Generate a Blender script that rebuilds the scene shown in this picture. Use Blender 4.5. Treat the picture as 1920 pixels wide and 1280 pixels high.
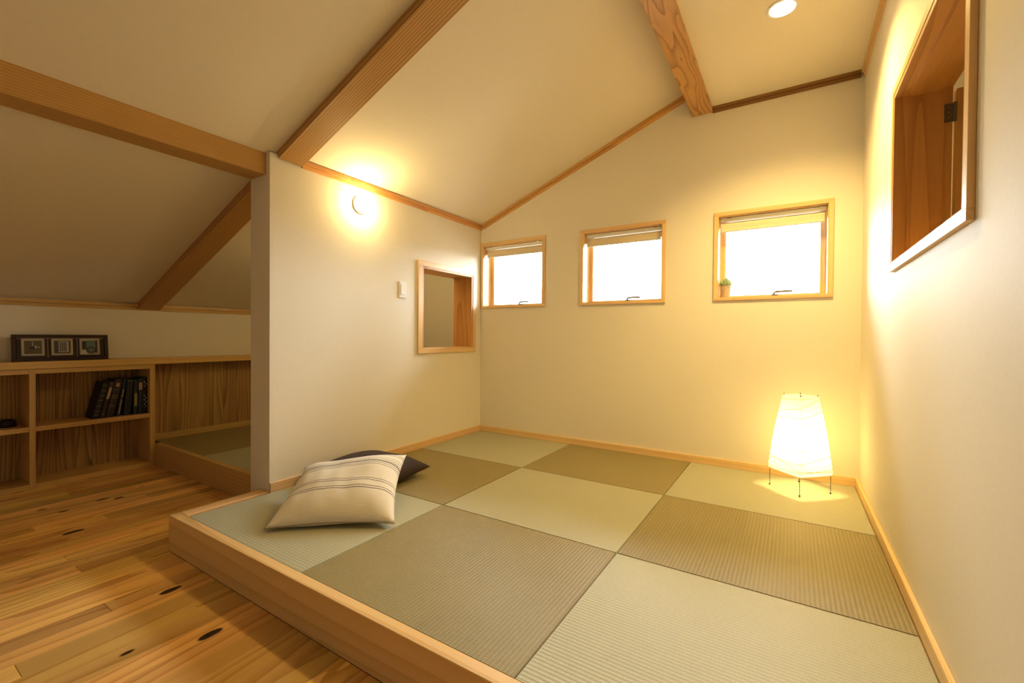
import bpy, bmesh, math, random
from mathutils import Vector, Matrix, noise

# ------------------------------------------------------------------ clean
for o in list(bpy.data.objects):
    bpy.data.objects.remove(o)
scene = bpy.context.scene
COL = scene.collection
random.seed(7)

# ------------------------------------------------------------------ camera
# x runs along the window wall, y towards it (wall at y = 0), z up; tatami surface z = 0, wooden floor z = FZ
FZ = -0.161
CAM = Vector((2.320, -3.150, 0.834))
yaw, pitch, roll, FPX = 0.564, -0.012, 0.008, 828.1
fw = Vector((-math.sin(yaw) * math.cos(pitch), math.cos(yaw) * math.cos(pitch), math.sin(pitch)))
rt = Vector((math.cos(yaw), math.sin(yaw), 0.0))
up = rt.cross(fw)
rt, up = math.cos(roll) * rt + math.sin(roll) * up, -math.sin(roll) * rt + math.cos(roll) * up
cd = bpy.data.cameras.new('camera')
cam = bpy.data.objects.new('camera', cd)
COL.objects.link(cam)
cd.sensor_width = 36.0
cd.lens = FPX / 1920.0 * 36.0
cd.clip_start = 0.02
cam.matrix_world = Matrix(((rt.x, up.x, -fw.x, CAM.x), (rt.y, up.y, -fw.y, CAM.y), (rt.z, up.z, -fw.z, CAM.z), (0, 0, 0, 1)))
scene.camera = cam

# ------------------------------------------------------------------ world, exposure
SKY = 28.0
w = bpy.data.worlds.new('overcast_sky')
scene.world = w
w.use_nodes = True
nt = w.node_tree
nt.nodes.clear()
tc = nt.nodes.new('ShaderNodeTexCoord')
sp = nt.nodes.new('ShaderNodeSeparateXYZ')
rp = nt.nodes.new('ShaderNodeValToRGB')
mr = nt.nodes.new('ShaderNodeMapRange')
bg = nt.nodes.new('ShaderNodeBackground')
wo = nt.nodes.new('ShaderNodeOutputWorld')
nt.links.new(tc.outputs['Generated'], sp.inputs[0])
nt.links.new(sp.outputs['Z'], mr.inputs['Value'])
mr.inputs['From Min'].default_value = -0.04
mr.inputs['From Max'].default_value = 0.04
nt.links.new(mr.outputs[0], rp.inputs[0])
rp.color_ramp.elements[0].color = (0.16, 0.15, 0.13, 1)
rp.color_ramp.elements[1].color = (0.93, 0.965, 1.0, 1)
nt.links.new(rp.outputs[0], bg.inputs[0])
bg.inputs[1].default_value = SKY
nt.links.new(bg.outputs[0], wo.inputs[0])

vs = scene.view_settings
vs.view_transform = 'Standard'
vs.look = 'None'
vs.exposure = 0.55
vs.gamma = 1.0
vs.use_curve_mapping = False
scene.cycles.max_bounces = 6
scene.cycles.diffuse_bounces = 4
scene.cycles.glossy_bounces = 2
scene.cycles.transmission_bounces = 4
scene.cycles.adaptive_threshold = 0.03
scene.cycles.transparent_max_bounces = 8
scene.cycles.sample_clamp_indirect = 6.0

WARM = (1.0, 0.69, 0.23)
P_DOWN = 108.0

def portal(name, loc, rot, sx, sy):
    ld = bpy.data.lights.new(name, 'AREA')
    ld.shape = 'RECTANGLE'
    ld.size, ld.size_y = sx, sy
    ld.cycles.is_portal = True
    o = bpy.data.objects.new(name, ld)
    COL.objects.link(o)
    o.location = loc
    o.rotation_euler = rot
    return o

# portals: help the sky light through each window opening (they emit nothing themselves)
WIN_X = [(0.004, 0.639), (0.944, 1.580), (1.884, 2.518)]
for a, b in WIN_X:
    portal('window_portal', ((a + b) / 2, 0.19, 1.362), (math.radians(-90), 0, 0), b - a - 0.05, 0.52)

# ------------------------------------------------------------------ materials
def new_mat(name):
    m = bpy.data.materials.new(name)
    m.use_nodes = True
    nt = m.node_tree
    nt.nodes.clear()
    out = nt.nodes.new('ShaderNodeOutputMaterial')
    b = nt.nodes.new('ShaderNodeBsdfPrincipled')
    nt.links.new(b.outputs[0], out.inputs[0])
    return m, nt, b, out

def N(nt, t, **kw):
    n = nt.nodes.new(t)
    for k, v in kw.items():
        setattr(n, k, v)
    return n

def mth(nt, op, a, b=None):
    n = nt.nodes.new('ShaderNodeMath')
    n.operation = op
    for i, v in enumerate((a, b)):
        if v is None:
            continue
        if isinstance(v, (int, float)):
            n.inputs[i].default_value = v
        else:
            nt.links.new(v, n.inputs[i])
    return n.outputs[0]

def mixc(nt, fac, a, b, mode='MIX'):
    n = nt.nodes.new('ShaderNodeMix')
    n.data_type = 'RGBA'
    n.blend_type = mode
    for s, v in ((n.inputs[0], fac), (n.inputs[6], a), (n.inputs[7], b)):
        if isinstance(v, (int, float)):
            s.default_value = v
        elif isinstance(v, tuple):
            s.default_value = (*v, 1) if len(v) == 3 else v
        else:
            nt.links.new(v, s)
    return n.outputs[2]

def bump(nt, b, height, strength, dist=0.002):
    n = nt.nodes.new('ShaderNodeBump')
    n.inputs['Strength'].default_value = strength
    n.inputs['Distance'].default_value = dist
    nt.links.new(height, n.inputs['Height'])
    nt.links.new(n.outputs[0], b.inputs['Normal'])

def plain(name, col, rough=0.5, metal=0.0, var=0.04, vscale=30.0, bmp=0.0):
    m, nt, b, out = new_mat(name)
    tc = N(nt, 'ShaderNodeTexCoord')
    nz = N(nt, 'ShaderNodeTexNoise')
    nz.inputs['Scale'].default_value = vscale
    nz.inputs['Detail'].default_value = 3
    nt.links.new(tc.outputs['Object'], nz.inputs['Vector'])
    d = tuple(max(0, c * (1 - 3 * var)) for c in col)
    e = tuple(min(1, c * (1 + 3 * var)) for c in col)
    nt.links.new(mixc(nt, nz.outputs[0], d, e), b.inputs['Base Color'])
    b.inputs['Roughness'].default_value = rough
    b.inputs['Metallic'].default_value = metal
    if bmp:
        bump(nt, b, nz.outputs[0], bmp)
    return m

def wallpaper(name, col):
    m, nt, b, out = new_mat(name)
    tc = N(nt, 'ShaderNodeTexCoord')
    nz = N(nt, 'ShaderNodeTexNoise')
    nz.inputs['Scale'].default_value = 90
    nz.inputs['Detail'].default_value = 6
    nz.inputs['Roughness'].default_value = 0.7
    nt.links.new(tc.outputs['Object'], nz.inputs['Vector'])
    nt.links.new(mixc(nt, nz.outputs[0], tuple(c * 0.93 for c in col), tuple(min(1, c * 1.05) for c in col)), b.inputs['Base Color'])
    b.inputs['Roughness'].default_value = 0.65
    b.inputs['Specular IOR Level'].default_value = 0.2
    bump(nt, b, nz.outputs[0], 0.18, 0.001)
    return m

def wood(name, light, dark, axis, ring=9.0, fig=3.0, rough=0.45, fine=0.35, knots=0.0, vary=0.16, hue=0.012, ringmix=0.75, seed=0.0, lfreq=None, stretch=0.07):
    """timber with the grain along one object axis"""
    m, nt, b, out = new_mat(name)
    tc = N(nt, 'ShaderNodeTexCoord')
    oi = N(nt, 'ShaderNodeObjectInfo')
    off = N(nt, 'ShaderNodeCombineXYZ')
    r = oi.outputs['Random']
    nt.links.new(mth(nt, 'MULTIPLY', r, 31.7), off.inputs[0])
    nt.links.new(mth(nt, 'MULTIPLY', r, 57.3), off.inputs[1])
    nt.links.new(mth(nt, 'MULTIPLY', r, 83.1), off.inputs[2])
    sc = [1.0, 1.0, 1.0]
    sc[axis] = stretch
    mp = N(nt, 'ShaderNodeMapping')
    mp.inputs['Scale'].default_value = sc
    mp.inputs['Location'].default_value = (seed, seed * 0.7, seed * 1.3)
    nt.links.new(tc.outputs['Object'], mp.inputs[0])
    ad = N(nt, 'ShaderNodeVectorMath', operation='ADD')
    nt.links.new(mp.outputs[0], ad.inputs[0])
    nt.links.new(off.outputs[0], ad.inputs[1])
    v = ad.outputs[0]
    # growth rings: a smooth field with contour lines, so figure closes into ovals and arches
    n1 = N(nt, 'ShaderNodeTexNoise')
    n1.inputs['Scale'].default_value = fig
    n1.inputs['Detail'].default_value = 1.5
    n1.inputs['Roughness'].default_value = 0.4
    nt.links.new(v, n1.inputs['Vector'])
    sxyz = N(nt, 'ShaderNodeSeparateXYZ')
    nt.links.new(v, sxyz.inputs[0])
    perp = [i for i in range(3) if i != axis]
    lin = mth(nt, 'ADD', sxyz.outputs[perp[0]], mth(nt, 'MULTIPLY', sxyz.outputs[perp[1]], 0.8))
    fld = mth(nt, 'ADD', mth(nt, 'MULTIPLY', n1.outputs[0], ring), mth(nt, 'MULTIPLY', lin, ring * 1.3 if lfreq is None else lfreq))
    fr = mth(nt, 'FRACT', fld)
    saw = mth(nt, 'POWER', fr, 2.5)
    n2 = N(nt, 'ShaderNodeTexNoise')
    n2.inputs['Scale'].default_value = 130
    n2.inputs['Detail'].default_value = 3
    nt.links.new(v, n2.inputs['Vector'])
    f2 = mth(nt, 'MULTIPLY', mth(nt, 'SUBTRACT', n2.outputs[0], 0.5), fine)
    fac = mth(nt, 'ADD', mth(nt, 'MULTIPLY', saw, ringmix), f2)
    cl = N(nt, 'ShaderNodeClamp')
    nt.links.new(fac, cl.inputs[0])
    col = mixc(nt, cl.outputs[0], light, dark)
    # broad tone drift along the board and tone from board to board
    n3 = N(nt, 'ShaderNodeTexNoise')
    n3.inputs['Scale'].default_value = 2.2
    nt.links.new(v, n3.inputs['Vector'])
    hs = N(nt, 'ShaderNodeHueSaturation')
    val = mth(nt, 'ADD', mth(nt, 'ADD', 1.0 - vary / 2, mth(nt, 'MULTIPLY', r, vary)), mth(nt, 'MULTIPLY', mth(nt, 'SUBTRACT', n3.outputs[0], 0.5), 0.3))
    nt.links.new(val, hs.inputs['Value'])
    nt.links.new(mth(nt, 'ADD', 0.5 - hue / 2, mth(nt, 'MULTIPLY', mth(nt, 'FRACT', mth(nt, 'MULTIPLY', r, 7.3)), hue)), hs.inputs['Hue'])
    nt.links.new(col, hs.inputs['Color'])
    col = hs.outputs[0]
    if knots:
        sk = [11.0, 11.0, 11.0]
        sk[axis] = 5.0
        mk = N(nt, 'ShaderNodeMapping')
        mk.inputs['Scale'].default_value = sk
        nt.links.new(tc.outputs['Object'], mk.inputs[0])
        ak = N(nt, 'ShaderNodeVectorMath', operation='ADD')
        nt.links.new(mk.outputs[0], ak.inputs[0])
        nt.links.new(off.outputs[0], ak.inputs[1])
        vo = N(nt, 'ShaderNodeTexVoronoi')
        vo.inputs['Scale'].default_value = 1.0
        nt.links.new(ak.outputs[0], vo.inputs['Vector'])
        sc2 = N(nt, 'ShaderNodeSeparateColor')
        nt.links.new(vo.outputs['Color'], sc2.inputs[0])
        rad = mth(nt, 'MULTIPLY', mth(nt, 'MAXIMUM', mth(nt, 'SUBTRACT', sc2.outputs[0], 1.0 - knots), 0.0), 0.20 / knots)
        kf = N(nt, 'ShaderNodeMapRange')
        kf.interpolation_type = 'SMOOTHSTEP'
        nt.links.new(mth(nt, 'SUBTRACT', rad, vo.outputs['Distance']), kf.inputs[0])
        kf.inputs['From Min'].default_value = -0.035
        kf.inputs['From Max'].default_value = 0.02
        col = mixc(nt, kf.outputs[0], col, (0.035, 0.016, 0.006))
    nt.links.new(col, b.inputs['Base Color'])
    b.inputs['Roughness'].default_value = rough
    b.inputs['Specular IOR Level'].default_value = 0.4
    bump(nt, b, cl.outputs[0], 0.12, 0.0008)
    return m

M = {}
M['wall'] = wallpaper('white_wallpaper', (0.82, 0.765, 0.65))
M['ceil'] = wallpaper('ceiling_paper', (0.80, 0.73, 0.595))
TRIM = ((0.80, 0.55, 0.27), (0.62, 0.36, 0.13))
BEAM = ((0.50, 0.275, 0.085), (0.25, 0.115, 0.03))
SHELF = ((0.62, 0.39, 0.145), (0.42, 0.22, 0.065))
PANEL = ((0.46, 0.275, 0.095), (0.16, 0.08, 0.02))
for i, ax in enumerate('xyz'):
    M['trim_' + ax] = wood('hinoki_trim_' + ax, *TRIM, i, ring=4, fig=3.0, ringmix=0.5, rough=0.4, lfreq=45)
    M['dark_trim_' + ax] = wood('cedar_trim_' + ax, (0.30, 0.14, 0.045), (0.11, 0.045, 0.012), i, ring=4, fig=3.0, ringmix=0.7, rough=0.5, lfreq=70)
    M['beam_' + ax] = wood('cedar_beam_' + ax, *BEAM, i, ring=5, fig=5, ringmix=1.0, rough=0.5, fine=0.5, lfreq=62)
    M['shelf_' + ax] = wood('shelf_timber_' + ax, *SHELF, i, ring=4, fig=4, ringmix=0.5, lfreq=50)
    M['jamb_' + ax] = wood('jamb_timber_' + ax, (0.66, 0.36, 0.125), (0.42, 0.185, 0.05), i, ring=7, fig=6, ringmix=0.6, lfreq=10, fine=0.5)
M['ridge'] = wood('swirling_cedar', (0.54, 0.31, 0.105), (0.24, 0.11, 0.03), 1, ring=13, fig=9.0, ringmix=0.85, fine=0.4, lfreq=12, stretch=0.17)
M['purlin'] = wood('straight_grained_purlin', (0.55, 0.32, 0.10), (0.28, 0.14, 0.035), 1, ring=2, fig=2, ringmix=0.6, fine=0.5, lfreq=110)
M['panel'] = wood('cedar_panel_board', *PANEL, 2, ring=9, fig=7.0, ringmix=0.9, knots=0.06, rough=0.6, lfreq=45, stretch=0.09)
M['floor'] = wood('pine_floor_board', (0.82, 0.49, 0.155), (0.45, 0.20, 0.04), 1, ring=8, fig=6.0, ringmix=0.7, knots=0.5, rough=0.26, vary=0.65, hue=0.02, lfreq=12, stretch=0.09)
M['edge'] = wood('platform_edge_timber', (0.78, 0.52, 0.24), (0.60, 0.34, 0.12), 0, ring=6, fig=4.0, ringmix=0.7, rough=0.38, lfreq=14)
M['edge_y'] = wood('platform_edge_timber_y', (0.78, 0.52, 0.24), (0.60, 0.34, 0.12), 1, ring=6, fig=4.0, ringmix=0.7, rough=0.38, lfreq=14)
M['plaster'] = plain('rough_plaster', (0.5, 0.46, 0.4), 0.8)
M['white'] = plain('white_plastic', (0.82, 0.81, 0.77), 0.35, var=0.01)
M['metal'] = plain('brushed_metal', (0.45, 0.43, 0.40), 0.35, 1.0, var=0.03)
M['iron'] = plain('dark_iron', (0.06, 0.05, 0.045), 0.45, 0.8, var=0.05)
M['blind'] = plain('cream_blind_fabric', (0.78, 0.66, 0.46), 0.8, var=0.02, vscale=400)
M['bar'] = plain('ivory_bar', (0.74, 0.68, 0.56), 0.5, var=0.01)
M['crank'] = plain('grey_crank_enamel', (0.16, 0.16, 0.17), 0.6, var=0.02)
M['hinge'] = plain('dull_bronze', (0.16, 0.14, 0.11), 0.5, 0.5)
M['black'] = plain('blackened_gap', (0.015, 0.012, 0.01), 0.8)

def tatami(name, a, b_, axis, ribc=0.55):
    """rush weave: ribs run along one axis"""
    m, nt, b, out = new_mat(name)
    tc = N(nt, 'ShaderNodeTexCoord')
    s = N(nt, 'ShaderNodeSeparateXYZ')
    nt.links.new(tc.outputs['Object'], s.inputs[0])
    across = s.outputs[1 - axis]
    along = s.outputs[axis]
    PER = 0.0135
    ph = mth(nt, 'MULTIPLY', across, 2 * math.pi / PER)
    rib = mth(nt, 'ADD', mth(nt, 'MULTIPLY', mth(nt, 'SINE', ph), 0.5), 0.5)
    row = mth(nt, 'FLOOR', mth(nt, 'DIVIDE', across, PER))
    st = mth(nt, 'SINE', mth(nt, 'ADD', mth(nt, 'MULTIPLY', along, 2 * math.pi / 0.0075), mth(nt, 'MULTIPLY', row, math.pi)))
    nz = N(nt, 'ShaderNodeTexNoise')
    mp = N(nt, 'ShaderNodeMapping')
    sc = [260.0, 260.0, 260.0]
    sc[1 - axis] = 40.0
    mp.inputs['Scale'].default_value = sc
    nt.links.new(tc.outputs['Object'], mp.inputs[0])
    nt.links.new(mp.outputs[0], nz.inputs['Vector'])
    nz.inputs['Scale'].default_value = 1.0
    big = N(nt, 'ShaderNodeTexNoise')
    big.inputs['Scale'].default_value = 3.0
    nt.links.new(tc.outputs['Object'], big.inputs['Vector'])
    f = mth(nt, 'ADD', mth(nt, 'MULTIPLY', rib, ribc), mth(nt, 'ADD', mth(nt, 'MULTIPLY', st, 0.10), mth(nt, 'MULTIPLY', mth(nt, 'SUBTRACT', nz.outputs[0], 0.5), 0.9)))
    f = mth(nt, 'ADD', f, mth(nt, 'MULTIPLY', mth(nt, 'SUBTRACT', big.outputs[0], 0.5), 0.5))
    cl = N(nt, 'ShaderNodeClamp')
    nt.links.new(f, cl.inputs[0])
    nt.links.new(mixc(nt, cl.outputs[0], b_, a), b.inputs['Base Color'])
    b.inputs['Roughness'].default_value = 0.5
    b.inputs['Specular IOR Level'].default_value = 0.4
    h = mth(nt, 'ADD', rib, mth(nt, 'MULTIPLY', st, 0.2))
    bump(nt, b, h, 0.5, 0.0012)
    return m
M['mat_sheen_bright'] = tatami('rush_sheen_bright', (0.475, 0.455, 0.325), (0.375, 0.365, 0.25), 0, 0.4)  # window sheen on this weave direction, painted as a lighter colour
M['mat_sheen_dim'] = tatami('rush_sheen_dim', (0.335, 0.275, 0.125), (0.23, 0.185, 0.075), 1)  # same rush turned out of the sheen, painted darker

def emis(name, col, strength):
    m = bpy.data.materials.new(name)
    m.use_nodes = True
    nt = m.node_tree
    nt.nodes.clear()
    out = nt.nodes.new('ShaderNodeOutputMaterial')
    e = nt.nodes.new('ShaderNodeEmission')
    e.inputs[0].default_value = (*col, 1)
    e.inputs[1].default_value = strength
    nt.links.new(e.outputs[0], out.inputs[0])
    return m

def glass_mat():
    m = bpy.data.materials.new('clear_window_glass')
    m.use_nodes = True
    nt = m.node_tree
    nt.nodes.clear()
    out = nt.nodes.new('ShaderNodeOutputMaterial')
    t = nt.nodes.new('ShaderNodeBsdfTransparent')
    t.inputs[0].default_value = (0.96, 0.98, 0.97, 1)
    g = nt.nodes.new('ShaderNodeBsdfGlossy')
    g.inputs['Roughness'].default_value = 0.02
    fr = nt.nodes.new('ShaderNodeFresnel')
    fr.inputs[0].default_value = 1.45
    mx = nt.nodes.new('ShaderNodeMixShader')
    nt.links.new(fr.outputs[0], mx.inputs[0])
    nt.links.new(t.outputs[0], mx.inputs[1])
    nt.links.new(g.outputs[0], mx.inputs[2])
    nt.links.new(mx.outputs[0], out.inputs[0])
    return m
M['glass'] = glass_mat()

# ------------------------------------------------------------------ mesh helpers
def bm_box(bm, x0, x1, y0, y1, z0, z1):
    vs_ = [bm.verts.new((x, y, z)) for x in (x0, x1) for y in (y0, y1) for z in (z0, z1)]
    for f in ((0, 1, 3, 2), (4, 6, 7, 5), (0, 4, 5, 1), (2, 3, 7, 6), (0, 2, 6, 4), (1, 5, 7, 3)):
        bm.faces.new([vs_[i] for i in f])
    return vs_

def bm_tube(bm, pts, r, n=8, caps=True):
    pts = [Vector(p) for p in pts]
    rings = []
    prev = None
    for i, p in enumerate(pts):
        t = (pts[min(i + 1, len(pts) - 1)] - pts[max(i - 1, 0)]).normalized()
        if prev is None:
            a = t.orthogonal().normalized()
        else:
            a = (prev - t * prev.dot(t)).normalized()
        prev = a
        b = t.cross(a)
        rr = r[i] if isinstance(r, (list, tuple)) else r
        rings.append([bm.verts.new(p + rr * (math.cos(k * 2 * math.pi / n) * a + math.sin(k * 2 * math.pi / n) * b)) for k in range(n)])
    for A, B in zip(rings, rings[1:]):
        for k in range(n):
            bm.faces.new((A[k], A[(k + 1) % n], B[(k + 1) % n], B[k]))
    if caps:
        bm.faces.new(rings[0][::-1])
        bm.faces.new(rings[-1])

def bm_lathe(bm, prof, n=24, axis=2, center=(0, 0, 0)):
    """prof: list of (radius, height) along the axis"""
    c = Vector(center)
    rings = []
    ax = [Vector((1, 0, 0)), Vector((0, 1, 0)), Vector((0, 0, 1))]
    u, v, wv = ax[(axis + 1) % 3], ax[(axis + 2) % 3], ax[axis]
    for r, h in prof:
        if r < 1e-6:
            rings.append([bm.verts.new(c + wv * h)])
        else:
            rings.append([bm.verts.new(c + wv * h + r * (math.cos(2 * math.pi * k / n) * u + math.sin(2 * math.pi * k / n) * v)) for k in range(n)])
    for A, B in zip(rings, rings[1:]):
        for k in range(n):
            k2 = (k + 1) % n
            if len(A) == 1 and len(B) == 1:
                continue
            if len(A) == 1:
                bm.faces.new((A[0], B[k2], B[k]))
            elif len(B) == 1:
                bm.faces.new((A[k], A[k2], B[0]))
            else:
                bm.faces.new((A[k], A[k2], B[k2], B[k]))

def finish(name, bm, mat, parent=None, loc=None, smooth=False, bevel=0.0, recenter=True):
    bmesh.ops.recalc_face_normals(bm, faces=bm.faces)
    if bevel:
        bmesh.ops.bevel(bm, geom=list(bm.edges), offset=bevel, segments=1, affect='EDGES', profile=0.5)
    if smooth:
        for f in bm.faces:
            f.smooth = True
    me = bpy.data.meshes.new(name)
    c = Vector((0, 0, 0))
    if recenter and loc is None:
        lo = Vector((min(v.co.x for v in bm.verts), min(v.co.y for v in bm.verts), min(v.co.z for v in bm.verts)))
        hi = Vector((max(v.co.x for v in bm.verts), max(v.co.y for v in bm.verts), max(v.co.z for v in bm.verts)))
        c = (lo + hi) / 2
        bmesh.ops.translate(bm, verts=bm.verts, vec=-c)
    bm.to_mesh(me)
    bm.free()
    me.materials.append(M[mat] if isinstance(mat, str) else mat)
    o = bpy.data.objects.new(name, me)
    COL.objects.link(o)
    o.location = c if loc is None else Vector(loc)
    if parent is not None:
        adopt(o, parent)
    return o

def world_loc(o):
    p = o.location.copy()
    q = o.parent
    while q is not None:
        p = q.matrix_basis @ p
        q = q.parent
    return p

def adopt(o, parent):
    """parent keeps world placement (all parents carry translation and optional rotation)"""
    m = o.matrix_basis.copy()
    chain = parent.matrix_basis.copy()
    q = parent.parent
    while q is not None:
        chain = q.matrix_basis @ chain
        q = q.parent
    o.parent = parent
    o.matrix_basis = chain.inverted() @ m

def box(name, x0, x1, y0, y1, z0, z1, mat, parent=None, bevel=0.0):
    bm = bmesh.new()
    bm_box(bm, x0, x1, y0, y1, z0, z1)
    return finish(name, bm, mat, parent, bevel=bevel)

def boxes(name, lst, mat, parent=None):
    bm = bmesh.new()
    for b in lst:
        bm_box(bm, *b)
    return finish(name, bm, mat, parent)

def empty(name, loc=(0, 0, 0), rot=None):
    o = bpy.data.objects.new(name, None)
    COL.objects.link(o)
    o.location = loc
    o.empty_display_size = 0.05
    if rot:
        o.rotation_euler = rot
    return o

def tag(o, label, cat, group=None):
    o['label'] = label
    o['category'] = cat
    if group:
        o['group'] = group
    return o

def struct(o, label=None):
    o['kind'] = 'structure'
    if label:
        o['label'] = label
    return o

# ------------------------------------------------------------------ the room shell
W = 2.65                 # right wall face
XK = -1.90               # knee wall face
YF = -5.10               # wall behind the camera
SLOPE, Z0 = 0.392, 1.803  # sloped ceiling: z = Z0 + SLOPE * x
ZFLAT = 2.335
XR0, XR1 = 1.742, 1.866  # ridge beam
def zc(x):
    return Z0 + SLOPE * x

def wall_cells(name, us, vs_, holes, mk, mat):
    """a wall made of solid cells, leaving out the openings"""
    bm = bmesh.new()
    for a0, a1 in zip(us, us[1:]):
        for b0, b1 in zip(vs_, vs_[1:]):
            cu, cv = (a0 + a1) / 2, (b0 + b1) / 2
            if any(h[0] < cu < h[1] and h[2] < cv < h[3] for h in holes):
                continue
            bm_box(bm, *mk(a0, a1, b0, b1))
    bmesh.ops.remove_doubles(bm, verts=bm.verts, dist=1e-5)
    # drop the faces two cells share
    seen = {}
    for f in bm.faces:
        seen.setdefault(frozenset(v.index for v in f.verts), []).append(f)
    bm.verts.index_update()
    seen = {}
    for f in bm.faces:
        seen.setdefault(frozenset(v.index for v in f.verts), []).append(f)
    bmesh.ops.delete(bm, geom=[f for fs in seen.values() if len(fs) > 1 for f in fs], context='FACES_ONLY')
    return struct(finish(name, bm, mat))

WZ0, WZ1 = 1.075, 1.645
holes = [(a + 0.024, b - 0.024, WZ0 + 0.017, WZ1 - 0.026) for a, b in WIN_X]
us = sorted({-2.2, 2.80} | {h[0] for h in holes} | {h[1] for h in holes})
wall_cells('wall_back', us, [FZ - 0.05, holes[0][2], holes[0][3], 2.6], holes, lambda a0, a1, b0, b1: (a0, a1, 0.0, 0.20, b0, b1), 'wall')

# right wall with the hatch opening
HY0, HY1, HZ0, HZ1 = -1.795, -0.935, 1.115, 1.765
wall_cells('wall_right', [YF - 0.15, HY0, HY1, 0.0], [FZ - 0.05, HZ0, HZ1, 2.6], [(HY0, HY1, HZ0, HZ1)],
           lambda a0, a1, b0, b1: (W, W + 0.15, a0, a1, b0, b1), 'wall')

# partition with the small opening
PX = -0.187
PY = -1.868
OY0, OY1, OZ0, OZ1 = -0.745, -0.130, 0.730, 1.350
wall_cells('wall_partition', [PY, OY0, OY1, 0.0], [FZ, OZ0, OZ1, 1.79], [(OY0, OY1, OZ0, OZ1)],
           lambda a0, a1, b0, b1: (PX, 0.0, a0, a1, b0, b1), 'wall')

# knee wall: above the counter, and lower part beyond the shelves
boxes_l = [(XK - 0.15, XK, YF, 0.0, 0.60, 1.25), (XK - 0.15, XK - 0.02, -1.778, 0.0, FZ, 0.60), (XK - 0.15, XK, YF, -3.70, FZ, 0.60),
           (XK - 0.15, XK - 0.1, -3.70, -1.778, FZ, 0.60)]
struct(boxes('wall_left', boxes_l, 'wall'))

# wall behind the camera
struct(box('wall_front', -2.2, 2.80, YF - 0.15, YF, FZ - 0.05, 2.6, 'wall'))

# ceiling: sloped part, step behind the ridge beam, flat part
bm = bmesh.new()
prof = [(-2.25, zc(-2.25)), (1.80, zc(1.80)), (1.80, ZFLAT), (2.85, ZFLAT), (2.85, 2.75), (-2.25, 2.75)]
A = [bm.verts.new((x, YF - 0.16, z)) for x, z in prof]
B = [bm.verts.new((x, 0.21, z)) for x, z in prof]
for i in range(len(prof)):
    j = (i + 1) % len(prof)
    bm.faces.new((A[i], A[j], B[j], B[i]))
bm.faces.new(A[::-1])
bm.faces.new(B)
ceil_o = struct(finish('ceiling', bm, 'ceil'))

# floor: dark bed with boards laid along y
floor = struct(box('floor', -2.2, 2.85, YF - 0.2, 0.2, FZ - 0.10, FZ - 0.018, 'black'))
PWID = 0.088
rng = random.Random(21)
cache = {}
x = -1.745
nplank = 0
while x < W:
    y = -1.76 if x < -0.09 else -2.285
    if x + PWID < PX:
        y = -1.76
    first = True
    while y > YF:
        L = rng.choice((0.42, 0.66, 0.90, 1.20, 1.55)) if not first else rng.choice((0.30, 0.55, 0.80, 1.05, 1.30))
        first = False
        L = min(L, y - YF)
        if y - L - YF < 0.12:
            L = y - YF
        key = round(L, 3)
        if key not in cache:
            bm = bmesh.new()
            bm_box(bm, 0.0005, PWID - 0.0005, -L + 0.0005, -0.0005, -0.018, 0.0)
            bmesh.ops.recalc_face_normals(bm, faces=bm.faces)
            top = [e for e in bm.edges if all(v.co.z > -0.001 for v in e.verts)]
            bmesh.ops.bevel(bm, geom=top, offset=0.0009, segments=1, affect='EDGES')
            me = bpy.data.meshes.new('floor_board')
            bm.to_mesh(me)
            bm.free()
            me.materials.append(M['floor'])
            cache[key] = me
        o = bpy.data.objects.new('floor_board', cache[key])
        COL.objects.link(o)
        o.location = (x, y, FZ)
        adopt(o, floor)
        nplank += 1
        y -= L
    x += PWID

# raised platform under the mats
struct(boxes('floor_platform', [(0.0, W, -2.244, 0.0, FZ, -0.032), (XK + 0.01, PX, -1.735, 0.0, FZ, -0.032)], 'plaster'))
e = empty('trim_1', (0, 0, FZ))
struct(e, 'pale timber edging around the raised tatami platform')
box('front_board', -0.078, W, -2.286, -2.244, FZ, 0.003, 'edge', e, bevel=0.002)
box('side_board', -0.078, -0.001, -2.2435, PY + 0.0005, FZ, 0.003, 'edge_y', e, bevel=0.002)
e = empty('trim_2', (0, 0, FZ))
struct(e, 'timber edging of the dark alcove platform beside the bookshelf')
box('alcove_board', -1.735, PX - 0.0005, -1.7755, -1.735, FZ, 0.003, 'shelf_x', e, bevel=0.002)

# baseboards
BH, BT = 0.048, 0.012
struct(box('baseboard_back', 0.0, W, -BT, -0.0002, -0.03, BH, 'trim_x', bevel=0.0015))
struct(box('baseboard_left', 0.0002, BT, PY, -BT, -0.03, BH, 'trim_y', bevel=0.0015))
struct(box('baseboard_right', W - 0.014, W - 0.0002, -2.244, -BT, -0.03, BH, 'trim_y', bevel=0.0015))
struct(box('baseboard_alcove', XK + 0.005, XK + 0.022, -1.735, -0.001, -0.03, 0.045, 'shelf_y', bevel=0.0015))

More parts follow.
